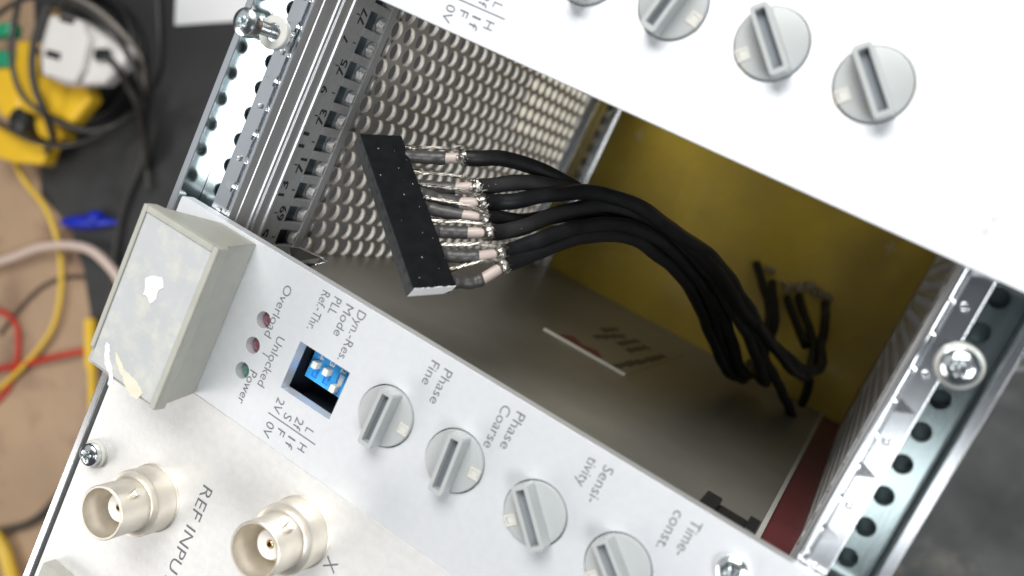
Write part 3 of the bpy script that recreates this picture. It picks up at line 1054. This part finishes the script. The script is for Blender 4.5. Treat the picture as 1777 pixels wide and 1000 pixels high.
# each cable: (connector edge px), sleeve start, sleeve end, insulation end, then the jacket's run
Z0 = -9.0
cables = [
    dict(s=[(708, 272, -11), (745, 274, -13), (774, 275, -14)], p=[(774, 275, -14), (804, 274, -15)],
         j=[(806, 274, -15), (830, 274, -16), (870, 276, -19), (925, 290, -24), (985, 318, -30), (1040, 345, -37), (1110, 372, -46), (1180, 415, -56), (1245, 475, -70), (1295, 545, -90), (1345, 600, -115), (1392, 640, -132), (1422, 640, -145), (1425, 600, -158), (1432, 560, -168), (1434, 528, -182)]),
    dict(s=[(722, 322, -11), (760, 326, -12), (791, 327, -13)], p=[(791, 327, -13), (826, 324, -14)],
         j=[(829, 324, -14), (850, 322, -16), (890, 319, -19), (950, 322, -24), (1010, 335, -32), (1070, 362, -42), (1130, 385, -52), (1200, 430, -64), (1255, 490, -80), (1300, 560, -98), (1330, 630, -120), (1362, 690, -140), (1378, 735, -160)]),
    dict(s=[(733, 337, -10), (765, 345, -12), (801, 352, -12)], p=[(801, 352, -12), (834, 352, -13)],
         j=[(838, 351, -13), (860, 349, -16), (905, 346, -19), (960, 338, -24), (1015, 334, -30), (1075, 345, -36), (1130, 372, -43), (1175, 405, -52), (1225, 437, -64), (1270, 490, -80), (1310, 555, -95), (1350, 610, -115), (1385, 650, -132), (1405, 645, -146), (1412, 600, -160), (1400, 560, -170), (1386, 515, -182)]),
    dict(s=[(742, 361, -10), (770, 368, -11), (803, 374, -12)], p=[(803, 374, -12), (838, 377, -13)],
         j=[(841, 378, -13), (865, 380, -17), (905, 386, -22), (960, 378, -28), (1020, 372, -35), (1080, 385, -44), (1140, 412, -54), (1195, 452, -66), (1235, 510, -82), (1262, 570, -98), (1285, 635, -118), (1303, 650, -135), (1313, 610, -150), (1335, 550, -165), (1325, 500, -175), (1312, 457, -182)]),
    dict(s=[(762, 402, -9), (785, 403, -10), (812, 404, -11)], p=[(812, 404, -11), (845, 403, -12)],
         j=[(849, 403, -12), (875, 401, -16), (925, 389, -21), (980, 366, -28), (1040, 357, -36), (1095, 368, -44), (1150, 402, -53), (1205, 445, -66), (1255, 510, -82), (1290, 570, -97), (1320, 640, -118), (1328, 665, -135), (1318, 640, -150), (1345, 560, -165), (1338, 490, -182)]),
    dict(s=[(777, 444, -8), (805, 446, -9), (832, 445, -10)], p=[(832, 445, -10), (866, 440, -12)],
         j=[(869, 439, -12), (890, 434, -15), (940, 414, -20), (1000, 394, -27), (1060, 388, -36), (1120, 402, -47), (1175, 442, -60), (1215, 490, -74), (1240, 545, -92), (1258, 610, -110), (1272, 645, -125), (1290, 660, -140), (1302, 630, -152)]),
    dict(s=[(790, 489, -7), (818, 490, -9), (839, 484, -10)], p=[(838, 484, -10), (872, 463, -12)],
         j=[(874, 460, -12), (895, 452, -15), (945, 432, -21), (1000, 413, -28), (1055, 406, -37), (1110, 420, -48), (1165, 462, -62), (1200, 505, -76), (1225, 560, -94), (1255, 632, -112), (1275, 655, -128)]),
]
pin_uv = [3.2, 7.2, 9.8, 12.0, 16.2, 21.5, 26.6]
for ci, c in enumerate(cables):
    jp = [at(*q) for q in c['j']]
    fine = spline(jp, 7)
    fine = [p + Vector((mnoise.noise(p * 0.11 + Vector((ci * 7.3, 0, 0))), mnoise.noise(p * 0.11 + Vector((0, ci * 5.1, 9))), 0)) * 0.55 * min(1, i / 12) for i, p in enumerate(fine)]
    bm = bmesh.new()
    tube(bm, fine, [1.42 * (1 + 0.035 * mnoise.noise(p * 0.25 + Vector((0, 0, ci * 3)))) for p in fine], 18)
    cb = obj("coaxial_cable", bm, (M_JACKET, M_JACKET2, M_JACKET3)[ci % 3], har, smooth=60)
    # a few specks of dust that have settled on the jacket
    bm = bmesh.new()
    for q in range(5):
        p = fine[random.randrange(6, min(60, len(fine) - 2))]
        bmesh.ops.create_icosphere(bm, subdivisions=1, radius=random.uniform(0.03, 0.08), matrix=Matrix.Translation(p + (CAM - p).normalized() * 1.45 + Vector((random.uniform(-.3, .3), random.uniform(-.3, .3), 0))))
    tag(obj("dust", bm, M_PAINT, cb), kind="stuff")
    sp = [at(*q) for q in c['s']]
    start = F_ @ Vector((min(max((sp[0] - O_).dot(D_), 1.0), LC - 1), WC - 0.3, -TC / 2))
    pts = spline([start] + sp, 6)
    rr = [1.16 + 0.07 * math.sin(i * 1.3 + ci) for i in range(len(pts))]
    rr[-1] *= 0.93
    bm = bmesh.new(); tube(bm, pts, rr, 16)
    obj("heat_shrink_sleeve", bm, M_SHRINK, cb, smooth=60)
    pp = [at(*q) for q in c['p']]
    pe = pp[1].lerp(jp[1], 0.2)
    tube_obj("inner_insulation", [pp[0] + (pp[0] - pp[1]) * 0.1, pp[0].lerp(pp[1], .5), pe], 0.95, M_PINK, cb, n=4, seg=16)
    # braid: collar of bent strands round the jacket's end
    ax = (jp[1] - pp[0]).normalized()
    u = ax.orthogonal().normalized(); v = ax.cross(u)
    bm = bmesh.new()
    cen = jp[0]
    for q in range(34):
        a0 = random.uniform(0, 2 * math.pi)
        da = random.uniform(-1.6, 1.6)
        l0 = random.uniform(-1.5, -0.2); l1 = l0 + random.uniform(0.4, 1.7)
        st_ = []
        for i in range(7):
            t = i / 6
            a_ = a0 + da * t
            r = 1.06 + 0.40 * max(0, (1 - abs(l0 + (l1 - l0) * t) / 1.5)) + random.uniform(-0.06, 0.12)
            st_.append(cen + ax * (l0 + (l1 - l0) * t) + (u * math.cos(a_) + v * math.sin(a_)) * r)
        tube(bm, st_, 0.09, 5)
    # solder-bright ring under the strands
    rg = [cen + ax * t_ for t_ in (-1.0, -0.7, -0.2, 0.25)]
    tube(bm, rg, [0.97, 1.16, 1.40, 1.38], 20)
    obj("shield_braid", bm, M_TIN, cb, smooth=60)
    # pigtail: twisted strands back to the neighbouring pin
    p0 = cen + ax * (-0.6) + RY * (-1.1) * (1 if ci != 6 else 1) - RZ * 0.4
    e_u = min(max((sp[0] - O_).dot(D_) - 2.3, 0.6), LC - 0.6)
    p1 = F_ @ Vector((e_u, WC - 0.1, -TC / 2))
    m1 = p0.lerp(p1, 0.35) + RY * (-0.25); m2 = p0.lerp(p1, 0.7) + RY * (-0.1)
    bm = bmesh.new()
    base = spline([p0, m1, m2, p1], 9)
    for q in range(6):
        ph = q * math.pi / 3
        st_ = []
        for i, b0 in enumerate(base):
            t = i / (len(base) - 1)
            w_ = 0.22 + 0.10 * math.sin(5 * t + q)
            st_.append(b0 + (RY * math.cos(ph + 9 * t) + RZ * math.sin(ph + 9 * t)) * w_ + Vector((random.uniform(-.06, .06), random.uniform(-.06, .06), 0)))
        tube(bm, st_, 0.085, 5)
    obj("ground_strands", bm, M_TIN, cb, smooth=60)
    # stray hairs
    if ci in (0, 2, 5):
        bm = bmesh.new()
        for q in range(3):
            b0 = cen + ax * random.uniform(-3, -1) + RY * (-1.1)
            tube(bm, spline([b0, b0 - RY * random.uniform(0.6, 1.1) + RX * random.uniform(-1, 1), b0 - RY * random.uniform(0.8, 1.3) + RX * random.uniform(-2, 2)], 5), 0.04, 4)
        obj("stray_strand", bm, M_TIN, cb, smooth=60)
    # solder pin at the connector
    bm = bmesh.new()
    tube(bm, [F_ @ Vector((e_u, WC - 0.2, -TC / 2)), F_ @ Vector((e_u, WC + 1.3, -TC / 2 + 0.1)), F_ @ Vector((e_u, WC + 2.2, -TC / 2 + 0.15))], [0.42, 0.55, 0.3], 8)
    obj("solder_pin", bm, M_GOLD if ci in (1, 6) else M_TIN, cb, smooth=60)
# stub ends and soldered joints on the rear board
for (a, b, c_) in (((1404, 662, -150), (1400, 680, -158), (1392, 700, -165)), ((1366, 518, -182), (1378, 550, -170), (1398, 600, -158))):
    tube_obj("coaxial_cable", [at(*a), at(*b), at(*c_)], 1.4, M_JACKET, har, n=7, seg=16)
for (px, py) in ((1334, 470), (1362, 500), (1385, 500), (1405, 498), (1436, 514), (1420, 505)):
    c = at(px, py, -183.2)
    bm = bmesh.new()
    for q in range(5):
        o = Vector((random.uniform(-1.6, 1.6), random.uniform(-1.2, 1.2), random.uniform(-0.5, 0.6)))
        bmesh.ops.create_icosphere(bm, subdivisions=2, radius=random.uniform(0.6, 1.1), matrix=Matrix.Translation(c + o))
    obj("solder_joint", bm, M_SOLDER, har, smooth=60)

# ------------------------------------------------------------------ surroundings, far below the rack's front
ZT = -365.0
tb = obj("wooden_table", boxm(-900, 500, -900, 500, ZT - 25, ZT), M_WOOD)
tag(tb, "brown wooden table top under the cables and the rack", "table")


def A(px, py, z=ZT): return at(px, py, z)


def poly_slab(name, pts, z0, z1, m, parent=None, bevel=0.0):
    return obj(name, plate([(p.x, p.y) for p in pts], [], z0, z1), m, parent, bevel=bevel)


mt = poly_slab("black_mat", [A(60, -160), A(70, 120), A(78, 340), A(128, 395), A(152, 470), A(166, 560), A(190, 700), A(330, 1000), Vector((60, -300, 0)), Vector((60, 400, 0)), A(300, -400)], ZT + 0.05, ZT + 4, M_MAT, bevel=1)
tag(mt, "dark rubber mat on the table left of the rack", "mat")
# crumpled grey cloth on the right
bm = bmesh.new()
G = 60
gv = {}
rnd = random.Random(3)
for i in range(G + 1):
    for j in range(G + 1):
        x = 128 + 260 * i / G; y = -260 + 420 * j / G
        z = ZT + 10 + 9 * mnoise.noise(Vector((x / 28, y / 28, 0))) + 4 * mnoise.noise(Vector((x / 9, y / 9, 3)))
        gv[i, j] = bm.verts.new((x, y, z))
for i in range(G):
    for j in range(G):
        bm.faces.new((gv[i, j], gv[i + 1, j], gv[i + 1, j + 1], gv[i, j + 1]))
geo_ = bmesh.ops.extrude_face_region(bm, geom=list(bm.faces))
for v in [g for g in geo_['geom'] if isinstance(g, bmesh.types.BMVert)]: v.co.z -= 0.0; v.co.z = min(v.co.z - 3, ZT + 1)
cl = obj("grey_cloth", bm, M_CLOTH, smooth=60)
tag(cl, "mottled dark grey cloth lying right of the rack", "cloth")

pa = obj("paper_sheet", plate([(p.x, p.y) for p in (A(318, -120), A(312, 47), A(452, 38), A(470, -120))], [], ZT + 4.2, ZT + 4.8), M_PAPER)
tag(pa, "white sheet of paper at the top, beyond the left rail", "paper")
pa2 = obj("paper_sheet", plate([(-112, -18), (-2, -34), (-2, 90), (-112, 90)], [], ZT + 4.2, ZT + 4.8), M_CREAMPAPER)
tag(pa2, "cream sheet seen through the holes at the far end of the perforated cover", "paper")

# black drum-shaped reel under the tangle
dr = thing("cable_reel", tuple(A(190, 120)), "round black cable reel half hidden behind the white plug", "cable reel")
c = A(185, 110)
bm = bmesh.new()
lathe(bm, [(0, 34), (20, 33), (32, 28), (38, 18), (40, 8), (38, 0.2), (0, 0.2)], 48, Matrix.Translation((c.x, c.y, ZT + 4)))
obj("reel_body", bm, M_DRUM, dr, smooth=50)
for k in range(3):
    pts = []
    for i in range(29):
        a = 2 * math.pi * i / 28
        r = 42 + 1.2 * k
        pts.append(Vector((c.x + r * math.cos(a), c.y + r * math.sin(a), ZT + 8 + 5.5 * k)))
    tube_obj("cable_turn", pts, 2.2, M_DRUM, dr, n=0, seg=10)


def cable(name, pts, r, m, label, cat="cable", group=None, seg=10):
    o = tube_obj(name, [A(px, py, z) for px, py, z in pts], r, m, n=8, seg=seg)
    tag(o, label, cat, group)
    return o


GC = "loops of dark cable round the plugs"
H = ZT + 4
cable("looped_cable", [(-40, 60, H + 20), (10, 15, H + 38), (60, -5, H + 48), (130, 5, H + 60), (185, 45, H + 60), (225, 100, H + 50), (248, 160, H + 40), (252, 200, H + 20), (246, 280, H + 6), (222, 340, H + 4), (205, 400, H + 4), (196, 470, H + 4), (190, 560, H + 4)], 1.9, M_GREYCABLE, "dark cable arching over the white plug then running down beside the rack", group=GC)
cable("looped_cable", [(40, -30, H + 40), (25, 40, H + 50), (20, 100, H + 52), (36, 160, H + 50), (80, 200, H + 45), (140, 225, H + 40), (190, 222, H + 35), (232, 200, H + 20), (246, 215, H + 12), (252, 270, H + 5), (258, 330, H + 4)], 1.9, M_GREYCABLE, "dark cable looping under the yellow plug and back to the reel", group=GC)
cable("looped_cable", [(84, 10, H + 60), (66, 50, H + 62), (56, 100, H + 62), (60, 150, H + 58), (78, 195, H + 50), (92, 240, H + 35), (80, 262, H + 20)], 2.4, M_GREYCABLE, "thick dark cable hanging down left across the white plug", group=GC)
cable("looped_cable", [(-20, 200, H + 30), (20, 225, H + 32), (60, 246, H + 32), (110, 253, H + 30), (160, 240, H + 26), (210, 212, H + 20), (240, 196, H + 12)], 1.7, M_GREYCABLE, "lowest dark loop crossing below the yellow plugs", group=GC)
cable("looped_cable", [(185, 98, H + 62), (205, 120, H + 60), (222, 150, H + 50), (240, 185, H + 40), (250, 230, H + 20), (254, 290, H + 6)], 2.3, M_GREYCABLE, "dark power cord leaving the side of the white plug", group=GC)
cable("pale_cable", [(120, -10, H + 40), (165, 15, H + 44), (205, 50, H + 40), (240, 95, H + 30), (250, 130, H + 20), (252, 200, H + 8)], 1.6, mat("taupe_cable", (0.30, 0.27, 0.24), 0.4), "pale grey brown cable arching behind the white plug")
cable("dark_cord", [(272, -20, H + 8), (276, 60, H + 8), (275, 110, H + 6), (262, 150, H + 4)], 1.5, M_GREYCABLE, "thin dark cord curving right of the black reel")

# white plug
wp = thing("mains_plug", tuple(A(140, 90)), "chunky white mains plug with dark pins among the cables", "plug")
zt = H + 52
pl = [(92, 20), (140, 34), (214, 80), (214, 105), (208, 118), (176, 146), (112, 148), (70, 130), (66, 80), (80, 40)]
o = obj("plug_body", plate([(A(x, y, zt).x, A(x, y, zt).y) for x, y in pl], [], zt - 12, zt), M_WPLUG, wp, bevel=4)
o.modifiers["bevel"].segments = 4
pl = [(84, 26), (140, 36), (152, 70), (140, 120), (128, 144), (72, 128), (68, 80)]
o = obj("plug_face", plate([(A(x, y, zt + 6).x, A(x, y, zt + 6).y) for x, y in pl], [], zt + 0.05, zt + 6), M_WPLUG, wp, bevel=2)
for q in ([(106, 26), (130, 33), (127, 43), (103, 36)], [(82, 86), (106, 93), (103, 105), (78, 97)]):
    obj("pin_recess", plate([(A(x, y, zt + 6.4).x, A(x, y, zt + 6.4).y) for x, y in q], [], zt + 6.05, zt + 7), M_BLACKPLASTIC, wp, bevel=0.5)
for q in ([(78, 14), (88, 12), (90, 26), (80, 30)], [(54, 80), (64, 82), (60, 96), (52, 94)]):
    obj("plug_pin", plate([(A(x, y, zt + 6).x, A(x, y, zt + 6).y) for x, y in q], [], zt - 2, zt + 6), M_BRASS, wp, bevel=0.8)
obj("cord_grip", plate([(A(x, y, zt + 4).x, A(x, y, zt + 4).y) for x, y in ((164, 84), (186, 84), (188, 104), (162, 104))], [], zt + 0.05, zt + 5), M_BLACKPLASTIC, wp, bevel=1.5)

GY = "yellow plugs in the cable tangle"


def yslab(pts, z0, z1, label, m=M_YPLUG, name="yellow_plug", cat="plug", group=GY, bev=3):
    o = obj(name, plate([(A(x, y, z1).x, A(x, y, z1).y) for x, y in pts], [], z1 - 12, z1), m, bevel=bev)
    o.modifiers["bevel"].segments = 3
    tag(o, label, cat, group)
    return o


yslab([(28, 68), (66, 72), (60, 130), (74, 170), (60, 200), (34, 190), (20, 150)], H + 0.1, H + 34, "yellow plug at the left behind the dark loops")
yslab([(68, 128), (150, 150), (158, 172), (122, 216), (82, 196), (66, 160)], H + 0.1, H + 40, "large yellow plug tucked under the white plug")
yslab([(-20, 130), (26, 90), (30, 150), (34, 210), (-4, 200)], H + 0.1, H + 30, "yellow plug cut off by the left edge beside the green block")
yslab([(-20, 212), (30, 236), (84, 252), (72, 286), (20, 282), (-20, 270)], H + 0.1, H + 22, "lowest yellow plug under the dark cable loop")
yslab([(92, 214), (112, 232), (102, 246), (88, 240)], H + 0.1, H + 20, "small yellow tab just below the large yellow plug", bev=1)
yslab([(52, 185), (78, 210), (86, 245), (66, 236)], H + 0.1, H + 26, "narrow yellow strip between two dark loops", bev=1)
yslab([(-30, 44), (16, 36), (16, 62), (-30, 66)], H + 0.1, H + 34, "upper green plug at the left edge", M_GREEN, "green_plug", group="green plugs")
yslab([(-30, 84), (18, 88), (16, 116), (-30, 118)], H + 0.1, H + 34, "lower green plug at the left edge", M_GREEN, "green_plug", group="green plugs")

bpz = thing("black_plug", tuple(A(28, 208)), "black rubber plug in the middle of the yellow plugs at the left edge", "plug")
bm = bmesh.new()
cc = A(28, 208, H + 34)
lathe(bm, [(0, 0), (8.5, 0), (9.5, 3), (9.5, 22), (8.5, 25), (5, 27), (0, 27.5)], 32, Matrix.Translation((cc.x, cc.y, H + 8)))
obj("plug_body", bm, M_DRUM, bpz, smooth=40)

# blue clip
bc = thing("blue_clip", tuple(A(150, 385)), "blue plastic clip lying on the dark mat", "clip")
p0, p1 = A(104, 386, H + 4), A(210, 386, H + 4)
ax = (p1 - p0).normalized()
bm = bmesh.new()
tube(bm, spline([p0, p0.lerp(p1, .25), p0.lerp(p1, .6), p1], 6), [1.0 + 4.2 * math.sin(math.pi * min(1, i / 18 * 1.05)) ** 0.8 for i in range(19)], 14)
obj("clip_body", bm, M_BLUECLIP, bc, smooth=60)
bm = bmesh.new()
q = A(165, 378, H + 6)
tube(bm, [q - ax * 5, q - ax * 2, q + ax * 3, q + ax * 6], [3, 5, 5, 3.5], 14)
obj("clip_barrel", bm, M_BLUECLIP, bc, smooth=60)

cable("pink_cable", [(-40, 466, ZT + 8), (20, 448, ZT + 10), (70, 430, ZT + 12), (120, 426, ZT + 14), (160, 436, ZT + 14), (196, 470, ZT + 10), (212, 498, ZT + 8)], 3.3, M_PINKCABLE, "thick pale pink cable curving in from the left edge")
cable("yellow_cable", [(10, 250, H + 10), (40, 310, H + 6), (78, 360, H + 4), (98, 410, ZT + 7), (106, 460, ZT + 5), (104, 520, ZT + 5), (88, 575, ZT + 6), (50, 625, ZT + 6), (10, 665, ZT + 4), (-30, 695, ZT + 3)], 2.0, M_YCABLE, "yellow cable sweeping down across the table from the plugs")
cable("red_cable", [(-30, 645, ZT + 3), (20, 636, ZT + 4), (60, 628, ZT + 6), (110, 616, ZT + 7), (160, 607, ZT + 4), (185, 600, ZT + 4)], 2.2, M_REDCABLE, "red cable running straight across under the yellow cable", group="red cables on the table")
cable("red_cable", [(-30, 534, ZT + 2), (5, 542, ZT + 2), (26, 560, ZT + 2), (32, 595, ZT + 2), (26, 640, ZT + 2), (10, 680, ZT + 2), (-20, 710, ZT + 2)], 1.9, M_REDCABLE, "red cable bending in a half loop at the left edge", group="red cables on the table")
cable("dark_cord", [(0, 580, ZT + 2), (30, 540, ZT + 2), (70, 500, ZT + 2), (110, 482, ZT + 2), (150, 480, ZT + 3)], 1.4, mat("brown_cord", (0.10, 0.065, 0.05), 0.5), "thin brown cord under the yellow cable on the wood")
cable("dark_cord", [(-30, 925, ZT + 4), (20, 918, ZT + 5), (60, 903, ZT + 6), (95, 868, ZT + 6), (130, 820, ZT + 4)], 2.6, M_GREYCABLE, "dark grey cord at the bottom left running under the rack edge")
cable("yellow_cable", [(-10, 925, ZT + 8), (8, 960, ZT + 8), (20, 1000, ZT + 8), (30, 1040, ZT + 8)], 5.0, M_YCABLE, "thick yellow cable cut off by the bottom left corner")
tp = thing("test_probe", tuple(A(160, 640)), "yellow test probe standing upright in the picture beside the handle", "test probe")
bm = bmesh.new()
pts = [A(157, 553, ZT + 8), A(157, 560, ZT + 8), A(158, 630, ZT + 8), A(160, 648, ZT + 8), A(161, 720, ZT + 8)]
tube(bm, pts, [3.9, 4.3, 4.3, 2.9, 2.7], 18)
obj("probe_body", bm, M_YPLUG, tp, smooth=60)
tube_obj("probe_lead", [A(161, 718, ZT + 8), A(158, 760, ZT + 5), A(150, 820, ZT + 3)], 1.8, M_YCABLE, tp, n=6)
cable("dark_cord", [(1720, 646, ZT + 22), (1750, 641, ZT + 22), (1790, 640, ZT + 22)], 1.0, mat("light_cord", (0.35, 0.36, 0.36), 0.5), "short pale cord on the grey cloth at the right edge")
